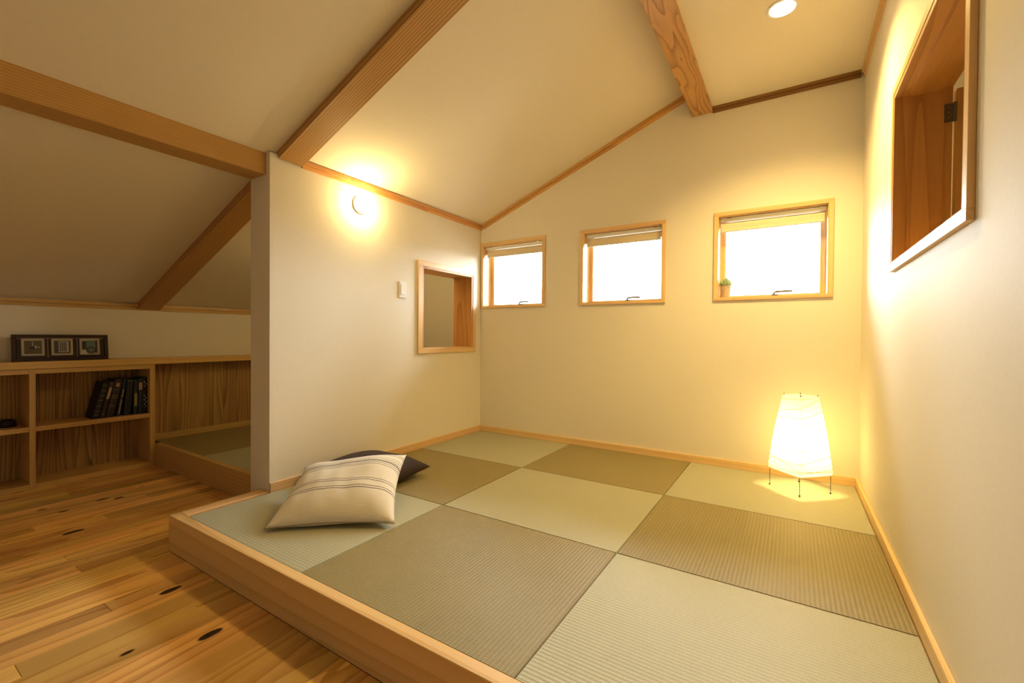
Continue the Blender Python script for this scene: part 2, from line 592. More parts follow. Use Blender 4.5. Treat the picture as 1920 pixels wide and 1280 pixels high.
# cornice strips: two stepped fillets with a groove between them
def cornice_y(name, xw, sgn, y0, y1, z0, z1, mat):
    e = empty(name, (xw, (y0 + y1) / 2, z0))
    struct(e)
    zm = z0 + (z1 - z0) * 0.52
    a, b = sorted((xw, xw + sgn * 0.010))
    box('lower_fillet', a, b, y0, y1, z0, zm - 0.0015, mat, e)
    a, b = sorted((xw, xw + sgn * 0.018))
    box('upper_fillet', a, b, y0, y1, zm, z1, mat, e)
    return e
cornice_y('trim_3', 0.0002, 1, -1.69, -0.001, 1.760, 1.803, 'jamb_y')
cornice_y('trim_4', W - 0.0002, -1, YF, -0.02, ZFLAT - 0.036, ZFLAT, 'trim_y')
cornice_y('trim_5', XK + 0.0002, 1, YF, -0.001, 1.010, 1.055, 'shelf_y')
e = empty('trim_6', (2.25, 0, ZFLAT))
struct(e)
box('lower_fillet', XR1, W - 0.019, -0.011, -0.0002, ZFLAT - 0.036, ZFLAT - 0.017, 'dark_trim_x', e)
box('upper_fillet', XR1, W - 0.019, -0.022, -0.0002, ZFLAT - 0.0155, ZFLAT, 'dark_trim_x', e)

def raked(name, x0, x1, y0, y1, dz0, dz1, mat, parent=None):
    """a bar lying along the ceiling slope: built straight along x, then tilted"""
    ang = math.atan(SLOPE)
    Ls = (x1 - x0) / math.cos(ang)
    c = math.cos(ang)
    bm = bmesh.new()
    bm_box(bm, -Ls / 2, Ls / 2, -(y1 - y0) / 2, (y1 - y0) / 2, dz0 * c, dz1 * c)
    bmesh.ops.recalc_face_normals(bm, faces=bm.faces)
    me = bpy.data.meshes.new(name)
    bm.to_mesh(me)
    bm.free()
    me.materials.append(M[mat])
    o = bpy.data.objects.new(name, me)
    COL.objects.link(o)
    xm = (x0 + x1) / 2
    o.location = (xm, (y0 + y1) / 2, zc(xm))
    o.rotation_euler = (0, -ang, 0)
    if parent is not None:
        adopt(o, parent)
    return o
e = empty('trim_7', (0.9, 0, zc(0.9)))
struct(e)
raked('lower_fillet', 0.012, 1.74, -0.010, -0.0002, -0.046, -0.0245, 'jamb_x', e)
raked('upper_fillet', 0.012, 1.74, -0.018, -0.0002, -0.023, 0.0, 'jamb_x', e)

# ------------------------------------------------------------------ beams
o = box('ridge_beam', XR0, XR1, YF, -0.0005, 2.305, 2.49, 'ridge', bevel=0.002)
tag(o, 'broad cedar ridge beam with swirling grain, beside the round ceiling downlight', 'beam')
o = raked('rafter', 0.0, XR0, -1.832, -1.694, -0.045, 0.02, 'beam_x')
tag(o, 'cedar rafter climbing the sloped ceiling above the wall lamp', 'beam')
o = raked('rafter', XK + 0.003, PX + 0.012, -1.832, -1.694, -0.050, 0.02, 'beam_x')
tag(o, 'dark cedar rafter running down to the low wall behind the white partition', 'beam')
o = box('purlin', -0.175, -0.035, YF, PY - 0.0005, 1.676, 1.80, 'purlin', bevel=0.002)
tag(o, 'straight-grained horizontal beam under the slope, ending at the partition edge', 'beam')

# ------------------------------------------------------------------ windows in the back wall
def casing(parent, a, b, z0, z1, t, axis, face, proud, names=('casing',), mats=('trim_x', 'trim_z'), tb=None):
    """four mitre-less boards round an opening; axis 'x' = back wall, 'y' = side walls"""
    tb = tb or t
    lo, hi = sorted((face, face + proud))
    def put(n, u0, u1, w0, w1, m):
        if axis == 'x':
            return box(n, u0, u1, lo, hi, w0, w1, m, parent, bevel=0.001)
        return box(n, lo, hi, u0, u1, w0, w1, m, parent, bevel=0.001)
    put('casing_top', a, b, z1 - t, z1, mats[0])
    put('casing_bottom', a, b, z0, z0 + tb, mats[0])
    put('casing_side', a, a + t, z0 + tb, z1 - t, mats[1])
    put('casing_side', b - t, b, z0 + tb, z1 - t, mats[1])

blind_proto = None
for wi, (a, b) in enumerate(WIN_X):
    e = empty('window_%d' % (wi + 1), ((a + b) / 2, 0.0, WZ0))
    struct(e, ['leftmost small window, tucked into the corner by the partition', 'middle small window with a wooden frame', 'rightmost small window with a potted plant on its sill'][wi])
    casing(e, a, b, WZ0, WZ1, 0.026, 'x', -0.0002, -0.012, tb=0.019)
    ia, ib, iz0, iz1 = a + 0.024, b - 0.024, WZ0 + 0.017, WZ1 - 0.026
    # lining of the reveal
    for n, c in (('lining', (ia, ia + 0.004, 0.0, 0.112, iz0, iz1)), ('lining', (ib - 0.004, ib, 0.0, 0.112, iz0, iz1))):
        box(n, *c, 'trim_z', e)
    box('lining', ia + 0.004, ib - 0.004, 0.0, 0.112, iz1 - 0.004, iz1, 'trim_x', e)
    box('sill', ia + 0.004, ib - 0.004, 0.0, 0.112, iz0, iz0 + 0.004, 'trim_x', e)
    # sash
    y0, y1, t = 0.112, 0.150, 0.034
    s = boxes('sash', [(ia, ia + t, y0, y1, iz0, iz1), (ib - t, ib, y0, y1, iz0, iz1)], 'trim_z', e)
    boxes('sash_rail', [(ia + t, ib - t, y0, y1, iz0, iz0 + 0.022), (ia + t, ib - t, y0, y1, iz1 - t, iz1)], 'trim_x', s)
    box('pane', ia + t - 0.004, ib - t + 0.004, 0.129, 0.133, iz0 + 0.018, iz1 - t + 0.004, 'glass', e)
    # crank handle
    cx = a + 0.545 * (b - a)
    bm = bmesh.new()
    bm_box(bm, cx - 0.022, cx + 0.014, 0.088, 0.112, iz0 + 0.004, iz0 + 0.018)
    bm_tube(bm, [(cx - 0.010, 0.096, iz0 + 0.014), (cx - 0.006, 0.084, iz0 + 0.026), (cx + 0.004, 0.078, iz0 + 0.034), (cx + 0.05, 0.074, iz0 + 0.035), (cx + 0.092, 0.074, iz0 + 0.035)], 0.0075, 8)
    finish('crank_handle', bm, 'crank', e, smooth=False)

    # roller blind pulled up to the top of the window
    r = empty('roller_blind', ((a + b) / 2, 0.045, iz1 - 0.004))
    tag(r, ['rolled-up cream blind in the window nearest the partition corner', 'rolled-up cream blind in the middle window of three', 'rolled-up cream blind with pull chain in the window with the plant'][wi], 'blind', 'rolled-up window blinds')
    z = iz1 - 0.006
    bm = bmesh.new()
    bm_box(bm, ia + 0.008, ib - 0.008, 0.020, 0.062, z - 0.024, z)
    finish('head_rail', bm, 'white', r, bevel=0.004)
    for bx in (ia + 0.05, ib - 0.07):
        box('bracket', bx, bx + 0.026, 0.016, 0.066, z - 0.006, z + 0.002, 'metal', r)
    bm = bmesh.new()
    bm_tube(bm, [(ia + 0.012, 0.052, z - 0.046), (ib - 0.012, 0.052, z - 0.046)], 0.019, 16)
    finish('fabric_roll', bm, 'blind', r, smooth=False)
    bm = bmesh.new()
    bm_box(bm, ia + 0.014, ib - 0.014, 0.0315, 0.0335, z - 0.076, z - 0.046)
    finish('fabric', bm, 'blind', r)
    bm = bmesh.new()
    bm_box(bm, ia + 0.018, ib - 0.018, 0.026, 0.040, z - 0.092, z - 0.076)
    finish('bottom_bar', bm, 'bar', r, bevel=0.003)
    if wi == 2:
        bm = bmesh.new()
        xx = ib - 0.016
        for k in range(66):
            zz = z - 0.03 - k * 0.0066
            bmesh.ops.create_icosphere(bm, subdivisions=1, radius=0.0026, matrix=Matrix.Translation((xx, 0.028 + 0.002 * math.sin(k * 0.1), zz)))
            bmesh.ops.create_icosphere(bm, subdivisions=1, radius=0.0026, matrix=Matrix.Translation((xx - 0.006 * math.sin(k / 65 * 3.14), 0.046, zz)))
        finish('pull_chain', bm, 'metal', r, smooth=True)

# ------------------------------------------------------------------ hatch in the right wall and the hall beyond
e = empty('window_4', (W, -1.35, HZ0))
struct(e, 'timber-lined hatch high in the right-hand wall, its leaf open')
casing(e, -1.815, -0.920, 1.092, 1.786, 0.026, 'y', W - 0.0002, -0.014, mats=('trim_y', 'trim_z'), tb=0.026)
T = 0.022
bm = bmesh.new()
lin = [('jamb', (W - 0.012, W + 0.15, HY1 - T, HY1, HZ0, HZ1), 'jamb_z'), ('jamb', (W - 0.012, W + 0.15, HY0, HY0 + T, HZ0, HZ1), 'jamb_z'),
       ('head_lining', (W - 0.012, W + 0.15, HY0 + T, HY1 - T, HZ1 - T, HZ1), 'jamb_y'), ('sill_board', (W - 0.012, W + 0.15, HY0 + T, HY1 - T, HZ0, HZ0 + 0.012), 'trim_y')]
bm.free()
for n, c, m_ in lin:
    box(n, *c, m_, e, bevel=0.001)
box('door_stop', W + 0.028, W + 0.125, HY1 - T - 0.008, HY1 - T, HZ0 + 0.012, HZ1 - T, 'jamb_z', e)
box('door_stop', W + 0.028, W + 0.125, HY0 + T, HY1 - T - 0.008, HZ1 - T - 0.008, HZ1 - T, 'jamb_y', e)
for hz in (1.650, 1.205):
    bm = bmesh.new()
    yy = HY1 - T
    bm_box(bm, W + 0.126, W + 0.150, yy - 0.004, yy, hz - 0.032, hz + 0.032)
    bm_tube(bm, [(W + 0.154, yy - 0.006, hz - 0.034), (W + 0.154, yy - 0.006, hz + 0.034)], 0.005, 8)
    h = finish('hinge', bm, 'hinge', e)
    bm = bmesh.new()
    for q in (-0.02, 0.0, 0.02):
        bm_lathe(bm, [(0, 0.0), (0.003, 0.0), (0.003, 0.002), (0, 0.002)], 8, 1, (W + 0.138, yy - 0.006, hz + q))
    finish('screw', bm, 'metal', h)
lf = empty('hatch_leaf', (W + 0.160, HY1 - T + 0.002, HZ0 + 0.01), (0, 0, math.radians(4)))
adopt(lf, e)
bm = bmesh.new()
Lw, Lh = 0.76, HZ1 - HZ0 - 0.04
for c in ((0, 0.07, 0, 0.03, 0, Lh), (Lw - 0.07, Lw, 0, 0.03, 0, Lh), (0.07, Lw - 0.07, 0, 0.03, 0, 0.07), (0.07, Lw - 0.07, 0, 0.03, Lh - 0.07, Lh), (0.07, Lw - 0.07, 0.009, 0.021, 0.07, Lh - 0.07)):
    bm_box(bm, *c)
o = finish('leaf', bm, 'jamb_z', None, loc=(0, 0, 0))
o.parent = lf
# hall shell behind the hatch
struct(boxes('wall_hall', [(4.0, 4.1, YF, 0.3, FZ, 2.6), (W + 0.15, 4.0, 0.2, 0.3, FZ, 2.6), (W + 0.15, 4.0, YF - 0.1, YF, FZ, 2.6),
                           (W + 0.15, 4.1, YF, 0.3, 2.5, 2.6), (W + 0.15, 4.1, YF, 0.3, FZ - 0.05, FZ)], 'wall'))

HALL_FILL = (3.3, -0.45, 2.5)
# ------------------------------------------------------------------ opening in the partition
e = empty('window_5', (0, (OY0 + OY1) / 2, OZ0))
struct(e, 'timber-framed opening through the white partition, beside the light switch')
casing(e, -0.785, -0.090, 0.700, 1.388, 0.040, 'y', 0.0002, 0.014, mats=('trim_y', 'trim_z'), tb=0.036)
casing(e, -0.785, -0.090, 0.700, 1.388, 0.040, 'y', PX - 0.0002, -0.014, mats=('trim_y', 'trim_z'), tb=0.036)
for n, c, m_ in [('jamb', (PX, 0.010, OY1 - 0.018, OY1, OZ0, OZ1), 'jamb_z'), ('jamb', (PX, 0.010, OY0, OY0 + 0.018, OZ0, OZ1), 'jamb_z'),
                 ('head_lining', (PX, 0.010, OY0 + 0.018, OY1 - 0.018, OZ1 - 0.018, OZ1), 'jamb_y'), ('sill_board', (PX, 0.010, OY0 + 0.018, OY1 - 0.018, OZ0, OZ0 + 0.012), 'trim_y')]:
    box(n, *c, m_, e, bevel=0.001)

# ------------------------------------------------------------------ tatami mats
mat_lab = {(0, 0): 'tatami mat in the far left corner under the leftmost window', (1, 0): 'tatami mat in the middle of the row along the window wall',
           (2, 0): 'tatami mat in the far right corner under the glowing paper lamp', (0, 1): 'tatami mat beside the partition, right behind the brown cushion',
           (1, 1): 'tatami mat at the very centre of the mat floor', (2, 1): 'tatami mat by the right wall, just in front of the lamp mat',
           (0, 2): 'tatami mat under the striped cushion, at the platform corner', (1, 2): 'tatami mat in the middle of the front row by the timber edge',
           (2, 2): 'large tatami mat nearest the viewer by the right wall'}
XS = [BT + 0.001, 0.880, 1.760, W - 0.015]
YS = [-BT - 0.001, -0.748, -1.496, -2.2435]
def mat_obj(x0, x1, y0, y1, mat, label, group):
    g = 0.0012
    bm = bmesh.new()
    bm_box(bm, x0 + g, x1 - g, y0 + g, y1 - g, -0.032, 0.0)
    bmesh.ops.recalc_face_normals(bm, faces=bm.faces)
    ed = [e_ for e_ in bm.edges if all(v.co.z > -0.001 for v in e_.verts)]
    bmesh.ops.bevel(bm, geom=ed, offset=0.002, segments=2, affect='EDGES')
    o = finish('tatami_mat', bm, mat)
    tag(o, label, 'tatami mat', group)
for (i, j), lab in mat_lab.items():
    mat_obj(XS[i], XS[i + 1], YS[j + 1], YS[j], 'mat_sheen_bright' if (i + j) % 2 == 0 else 'mat_sheen_dim', lab, 'borderless tatami mats on the platform')
XA = [XK + 0.023, -1.07, PX - 0.001]
YA = [-0.002, -0.86, -1.7345]
for i in range(2):
    for j in range(2):
        lab = [['tatami mat hidden deep in the alcove against the panelled low wall', 'tatami mat at the dark alcove front, against the panelled low wall'],
               ['tatami mat deep in the alcove, seen only behind the partition', 'tatami mat at the dark alcove front, beside the back of the partition']][i][j]
        mat_obj(XA[i], XA[i + 1], YA[j + 1], YA[j], 'mat_sheen_dim' if (i + j) % 2 else 'mat_sheen_bright', lab, 'tatami mats in the alcove')

# ------------------------------------------------------------------ counter, bookshelf, alcove panelling
XS0 = -1.730
o = box('counter_top', XK + 0.001, XS0, YF + 0.001, -0.001, 0.602, 0.647, 'shelf_y', bevel=0.0015)
tag(o, 'long timber counter top over the bookshelf, carrying the triple photo frame', 'counter')
bs = empty('bookshelf', (XS0, -2.7, FZ))
tag(bs, 'built-in open timber bookshelf under the low counter', 'bookshelf')
XB = -1.965
Y_R, Y_1, Y_2, Y_3 = (-1.808, -1.776), (-2.428, -2.399), (-3.05, -3.02), (-3.67, -3.64)
for (a, b) in (Y_R, Y_1, Y_2, Y_3):
    box('upright', XB, XS0, a, b, FZ, 0.601, 'shelf_z', bs, bevel=0.001)
for (a, b) in ((Y_1[1], Y_R[0]), (Y_2[1], Y_1[0]), (Y_3[1], Y_2[0])):
    box('top_rail', XB, XS0 - 0.001, a, b, 0.570, 0.600, 'shelf_y', bs, bevel=0.001)
    box('shelf', XB, XS0 - 0.001, a, b, 0.205, 0.235, 'shelf_y', bs, bevel=0.001)
    box('bottom_board', XB, XS0 - 0.001, a, b, FZ + 0.0005, FZ + 0.032, 'shelf_y', bs, bevel=0.001)
yb = Y_3[0]
rngp = random.Random(5)
while yb < Y_R[1] - 0.01:
    wd = min(0.094, Y_R[1] - yb)
    box('back_board', XB - 0.012, XB, yb + 0.0008, yb + wd - 0.0008, FZ, 0.60, 'panel', bs, bevel=0.0012)
    yb += wd
pn = empty('alcove_panelling', (XK, -0.9, 0))
tag(pn, 'vertical cedar board panelling along the low alcove wall', 'panelling')
yb = Y_R[1] + 0.001
while yb < -0.01:
    wd = min(0.11, -0.001 - yb)
    box('board', XK - 0.0195, XK + 0.0045, yb + 0.0006, yb + wd - 0.0006, -0.032, 0.601, 'panel', pn, bevel=0.001)
    yb += wd

# ------------------------------------------------------------------ books on the shelf
def book(name, y0, th, h, d, lean, cover, label, bands=(), tilt_base=0.0):
    """y0: where the foot stands; lean in radians towards +y"""
    e = empty(name, (XS0 - 0.045, y0, 0.2355), (-lean, 0, 0))
    tag(e, label, 'book', 'dark hardback books on the shelf')
    cm = cover
    ct = 0.0025
    def p(n, x0, x1, a, b, z0, z1, m_, par=e, bev=0.0):
        bm = bmesh.new()
        bm_box(bm, x0, x1, a, b, z0, z1)
        o = finish(n, bm, m_, None, loc=(0, 0, 0), bevel=bev)
        o.parent = par
        return o
    p('cover', -d, 0.0, 0, ct, 0, h, cm)
    p('cover', -d, 0.0, th - ct, th, 0, h, cm)
    bm = bmesh.new()
    n = 6
    pr = []
    for k in range(n + 1):
        a = math.pi * k / n
        pr.append((0.005 * math.sin(a), th / 2 - th / 2 * math.cos(a)))
    lo = [bm.verts.new((x, y, 0)) for x, y in pr]
    hi = [bm.verts.new((x, y, h)) for x, y in pr]
    for k in range(n):
        bm.faces.new((lo[k], lo[k + 1], hi[k + 1], hi[k]))
    bm.faces.new(lo[::-1]); bm.faces.new(hi)
    bm.faces.new((lo[0], hi[0], hi[-1], lo[-1]))
    sp_ = finish('spine', bm, cm, None, loc=(0, 0, 0))
    sp_.parent = e
    p('pages', -d + 0.004, -0.001, ct, th - ct, 0.004, h - 0.004, 'paper')
    for (k0, k1, s0, s1, m_) in bands:   # fractions of height and of thickness
        bm = bmesh.new()
        bm_box(bm, 0.0, 0.0060, th * s0, th * s1, h * k0, h * k1)
        q = finish('spine_label', bm, m_, None, loc=(0, 0, 0))
        q.parent = sp_
    return e
M['paper'] = plain('aged_paper', (0.50, 0.42, 0.28), 0.8)
for nm, c in dict(bk_black=(0.010, 0.008, 0.008), bk_maroon=(0.04, 0.009, 0.009), bk_navy=(0.012, 0.018, 0.035), bk_brown=(0.026, 0.014, 0.008), bk_green=(0.014, 0.026, 0.018)).items():
    M[nm] = plain('bookcloth_' + nm[3:], c, 0.55, var=0.06, vscale=200)
M['gilt'] = plain('gilt_print', (0.16, 0.11, 0.04), 0.4, 0.3)
M['tan'] = plain('tan_label', (0.36, 0.24, 0.15), 0.6)
M['olive_l'] = plain('olive_label', (0.25, 0.21, 0.09), 0.6)
M['cream_l'] = plain('cream_print', (0.40, 0.35, 0.26), 0.6)
L = 0.245
g = lambda *zs: tuple((z, z + 0.018, 0.15, 0.85, 'gilt') for z in zs)
book('book', -2.122, 0.034, 0.262, 0.15, 0.235, 'bk_black', 'leftmost leaning black book, with small gilt marks on its spine', g(0.10, 0.2, 0.34, 0.5, 0.62, 0.76, 0.9))
book('book', -2.082, 0.026, 0.262, 0.15, 0.22, 'bk_maroon', 'slim maroon book with a long tan spine label, leaning', ((0.52, 0.84, 0.2, 0.8, 'tan'),) + g(0.93, 0.1))
book('book', -2.05, 0.044, 0.276, 0.16, 0.20, 'bk_brown', 'thick leaning brown book with gilt ornament, taller than its neighbours', g(0.3, 0.5, 0.56, 0.72) + ((0.80, 0.90, 0.3, 0.7, 'tan'),))
book('book', -1.992, 0.020, 0.270, 0.16, 0.16, 'bk_navy', 'slim dark navy book leaning mid-row, with an olive lower stripe', ((0.08, 0.46, 0.35, 0.75, 'olive_l'), (0.5, 0.72, 0.35, 0.7, 'olive_l')))
book('book', -1.949, 0.038, 0.262, 0.16, 0.08, 'bk_black', 'plain black book, slightly tilted, with one fine gilt line at its head', ((0.95, 0.965, 0.1, 0.9, 'gilt'),))
book('book', -1.8945, 0.024, 0.258, 0.16, 0.02, 'bk_green', 'upright dark green book with a narrow olive label low on its spine', ((0.24, 0.60, 0.2, 0.85, 'olive_l'),))
book('book', -1.8645, 0.026, 0.262, 0.16, 0.0, 'bk_navy', 'upright navy book with a square tan label near its head', ((0.68, 0.88, 0.1, 0.9, 'tan'),))
dots = tuple((z, z + 0.035, s0, s0 + 0.28, 'cream_l') for z, s0 in ((0.86, 0.2), (0.80, 0.55), (0.74, 0.25), (0.47, 0.2), (0.41, 0.5), (0.36, 0.2), (0.30, 0.6), (0.24, 0.25), (0.17, 0.5)))
book('book', -1.838, 0.028, 0.268, 0.16, 0.0, 'bk_black', 'rightmost upright black book with cream floral spots on its spine', dots)

# the dim dark object in the shaded left compartment
e = empty('shelf_ornament', (-1.86, -2.50, 0.2355))
tag(e, 'small dark object with a thin curved wire in the shadowy left shelf compartment', 'ornament')
bm = bmesh.new()
bm_lathe(bm, [(0, 0), (0.036, 0.0), (0.042, 0.008), (0.038, 0.034), (0.022, 0.048), (0, 0.05)], 20, 2, (-1.86, -2.50, 0.2355))
finish('body', bm, 'bk_black', e, smooth=True)
bm = bmesh.new()
bm_tube(bm, [(-1.86 + 0.01 * math.sin(t * 3), -2.52 - 0.14 * t, 0.2385 + 0.085 * math.sin(0.5 + t * 2.2)) for t in [k / 14 for k in range(15)]], 0.0022, 6)
finish('wire', bm, 'bk_black', e, smooth=True)

# ------------------------------------------------------------------ triple photo frame
M['mahog'] = wood('dark_mahogany', (0.030, 0.008, 0.006), (0.012, 0.004, 0.003), 1, ring=8, fig=2, rough=0.3, vary=0.05)
M['mount'] = plain('cream_mount_card', (0.46, 0.40, 0.31), 0.8, var=0.02)
M['ph_olive'] = plain('olive_photo_print', (0.085, 0.075, 0.03), 0.4, var=0.1, vscale=25)
M['ph_dark'] = plain('dark_photo_print', (0.05, 0.05, 0.045), 0.4, var=0.2, vscale=60)
M['ph_teal'] = plain('teal_photo_print', (0.10, 0.17, 0.17), 0.4, var=0.12, vscale=20)
M['ph_white'] = plain('white_photo_print', (0.52, 0.52, 0.48), 0.4, var=0.03)
M['ph_black'] = plain('black_photo_print', (0.012, 0.014, 0.016), 0.4)
M['ph_blue'] = plain('blue_photo_print', (0.02, 0.05, 0.13), 0.4)
pf = empty('photo_frame', (-1.835, -2.252, 0.6475), (0, math.radians(-6), 0))
tag(pf, 'dark mahogany photo frame with three small mounted pictures on the counter', 'photo frame')
FWd, FHt = 0.466, 0.172
def fp(n, x0, x1, a, b, z0, z1, m_, par=None, bev=0.0):
    bm = bmesh.new()
    bm_box(bm, x0, x1, a, b, z0, z1)
    o = finish(n, bm, m_, None, loc=(0, 0, 0), bevel=bev)
    o.parent = par or pf
    return o
hw = FWd / 2
bw = 0.020
fp('rail', -0.004, 0.014, -hw, hw, 0, bw * 0.9, 'mahog', bev=0.002)
fp('rail', -0.004, 0.014, -hw, hw, FHt - bw, FHt, 'mahog', bev=0.002)
fp('stile', -0.004, 0.0138, -hw, -hw + bw, bw * 0.9, FHt - bw, 'mahog', bev=0.002)
fp('stile', -0.004, 0.0138, hw - bw, hw, bw * 0.9, FHt - bw, 'mahog', bev=0.002)
fp('backing', -0.006, 0.002, -hw + 0.004, hw - 0.004, 0.004, FHt - 0.004, 'mahog')
third = (FWd - 2 * bw) / 3
for k in range(3):
    c = -hw + bw + third * (k + 0.5) + (0.004 if k == 0 else (-0.002 if k == 1 else -0.006))
    sx, sz = 0.052, 0.057
    zc_ = 0.088
    pv = fp('inner_panel', 0.002, 0.007, -hw + bw + third * k + 0.003, -hw + bw + third * (k + 1) - 0.003, bw, FHt - bw - 0.004, 'mahog')
    mo = fp('mount', 0.007, 0.0085, c - sx, c + sx, zc_ - sz + 0.003, zc_ + sz, 'mount')
    q = [(-0.040, 0.040, -0.042, 0.044)][0]
    y0, y1, z0, z1 = c + q[0], c + q[1], zc_ + q[2], zc_ + q[3]
    def pr(a, b, s0, s1, m_, lay=1):
        fp('print_detail', 0.0085, 0.0088 + 0.0002 * lay, y0 + a * (y1 - y0), y0 + b * (y1 - y0), z0 + s0 * (z1 - z0), z0 + s1 * (z1 - z0), m_, mo)
    fp('print', 0.0085, 0.0088, y0, y1, z0, z1, ['ph_olive', 'ph_dark', 'ph_teal'][k], mo)
    if k == 0:
        pr(0.46, 0.50, 0.60, 0.92, 'ph_white'); pr(0.30, 0.58, 0.36, 0.54, 'ph_black'); pr(0.60, 0.68, 0.42, 0.62, 'ph_white', 2)
        pr(0.74, 0.88, 0.46, 0.49, 'ph_white'); pr(0.74, 0.88, 0.54, 0.57, 'ph_white')
    elif k == 1:
        pr(0.28, 0.88, 0.10, 0.94, 'ph_white'); pr(0.33, 0.78, 0.16, 0.88, 'ph_black', 2)
        for m_ in range(7):
            pr(0.33, 0.78, 0.22 + 0.095 * m_, 0.24 + 0.095 * m_, 'ph_white', 3)
        for m_ in range(3):
            pr(0.44 + 0.12 * m_, 0.455 + 0.12 * m_, 0.16, 0.88, 'ph_white', 3)
        pr(0.08, 0.24, 0.2, 0.4, 'ph_blue', 2)
    else:
        pr(0.0, 0.28, 0.30, 0.92, 'ph_black'); pr(0.86, 1.0, 0.0, 1.0, 'ph_black', 2); pr(0.30, 0.85, 0.0, 0.10, 'ph_black', 2); pr(0.0, 0.35, 0.0, 0.22, 'ph_white', 2)
        for rad, m_, lay in ((0.026, 'ph_black', 3), (0.018, 'ph_teal', 4), (0.012, 'ph_black', 5), (0.005, 'ph_white', 6)):
            bm = bmesh.new()
            bm_lathe(bm, [(0, 0), (rad, 0), (rad, 0.0003 + 0.0002 * lay), (0, 0.0003 + 0.0002 * lay)], 20, 0, (0.0085, y0 + 0.58 * (y1 - y0), z0 + 0.22 * (z1 - z0)))
            o = finish('print_detail', bm, m_, None, loc=(0, 0, 0))
            o.parent = mo
fp('silver_line', 0.007, 0.0078, -hw + bw, hw - bw, FHt - bw - 0.004, FHt - bw - 0.0025, 'metal')
for k in (1, 2):
    yy = -hw + bw + third * k
    fp('silver_line', 0.007, 0.0078, yy - 0.001, yy + 0.001, bw, FHt - bw - 0.004, 'metal')
fp('strut', -0.055, -0.004, -0.02, 0.02, 0.006, 0.012, 'mahog')

# ------------------------------------------------------------------ light switch
e = empty('light_switch', (0, -0.932, 1.154))
tag(e, 'white rocker light switch on the partition beside the framed opening', 'switch')
bm = bmesh.new()
bm_box(bm, 0.0002, 0.008, -0.967, -0.897, 1.096, 1.212)
finish('plate', bm, 'white', e, bevel=0.003)
bm = bmesh.new()
bm_box(bm, 0.008, 0.0115, -0.955, -0.909, 1.118, 1.190)
finish('rocker', bm, 'white', e, bevel=0.002)

# ------------------------------------------------------------------ lamps
def point(name, loc, power, radius, parent=None, spot=None):
    ld = bpy.data.lights.new(name, 'SPOT' if spot else 'POINT')
    ld.energy = power
    ld.color = WARM
    ld.shadow_soft_size = radius
    if spot:
        ld.spot_size, ld.spot_blend = spot
    o = bpy.data.objects.new(name, ld)
    COL.objects.link(o)
    o.location = loc
    if parent is not None:
        adopt(o, parent)
    return o

# wall lamps: round base with an opal globe; one on each face of the partition
def wall_lamp(c, sgn, strength, label):
    wl = empty('wall_lamp', c)
    tag(wl, label, 'wall lamp', 'round lamps on the partition')
    def pf_(pr):
        return [(r_, h_ * sgn) for r_, h_ in pr]
    bm = bmesh.new()
    bm_lathe(bm, pf_([(0, 0.0002), (0.053, 0.0002), (0.055, 0.005), (0.055, 0.015), (0.051, 0.020), (0, 0.020)]), 32, 0, c)
    finish('base', bm, 'white', wl, smooth=False)
    bm = bmesh.new()
    bm_lathe(bm, pf_([(0.042, 0.020), (0.049, 0.034), (0.052, 0.050), (0.049, 0.068), (0.039, 0.085), (0.021, 0.095), (0, 0.098)]), 32, 0, c)
    finish('globe', bm, emis('opal_globe_glow', (1.0, 0.73, 0.31), strength), wl, smooth=True)
wall_lamp((0, -1.300, 1.655), 1, 75.0, 'small round glowing lamp on the partition wall below the rafter')
wall_lamp((PX, -0.95, 1.45), -1, 55.0, 'small round lamp on the hidden alcove side of the partition')

def downlight(loc, label, idx, power=P_DOWN):
    e = empty('downlight', loc)
    tag(e, label, 'downlight')
    bm = bmesh.new()
    bm_lathe(bm, [(0.052, -0.001), (0.062, -0.001), (0.064, -0.004), (0.060, -0.007), (0.052, -0.006), (0.052, -0.001)], 32, 2, loc)
    finish('ring', bm, 'white', e, smooth=False)
    bm = bmesh.new()
    bm_lathe(bm, [(0, -0.0040), (0.052, -0.0035), (0.052, -0.0015), (0, -0.0015)], 32, 2, loc)
    finish('lens', bm, emis('downlight_glow', (1.0, 0.80, 0.48), 30.0), e)
    s = point('downlight_beam', (loc[0], loc[1], loc[2] - 0.03), power, 0.045, e, (math.radians(136), 1.0))
downlight((2.266, -0.790, ZFLAT), 'round recessed downlight in the flat ceiling strip at the top edge', 0)

downlight(HALL_FILL, 'added fill light, shaped as an unseen downlight, in the hall beyond the hatch', 1, 40.0)  # unseen lamp, added to brighten the hall wall and hatch leaf

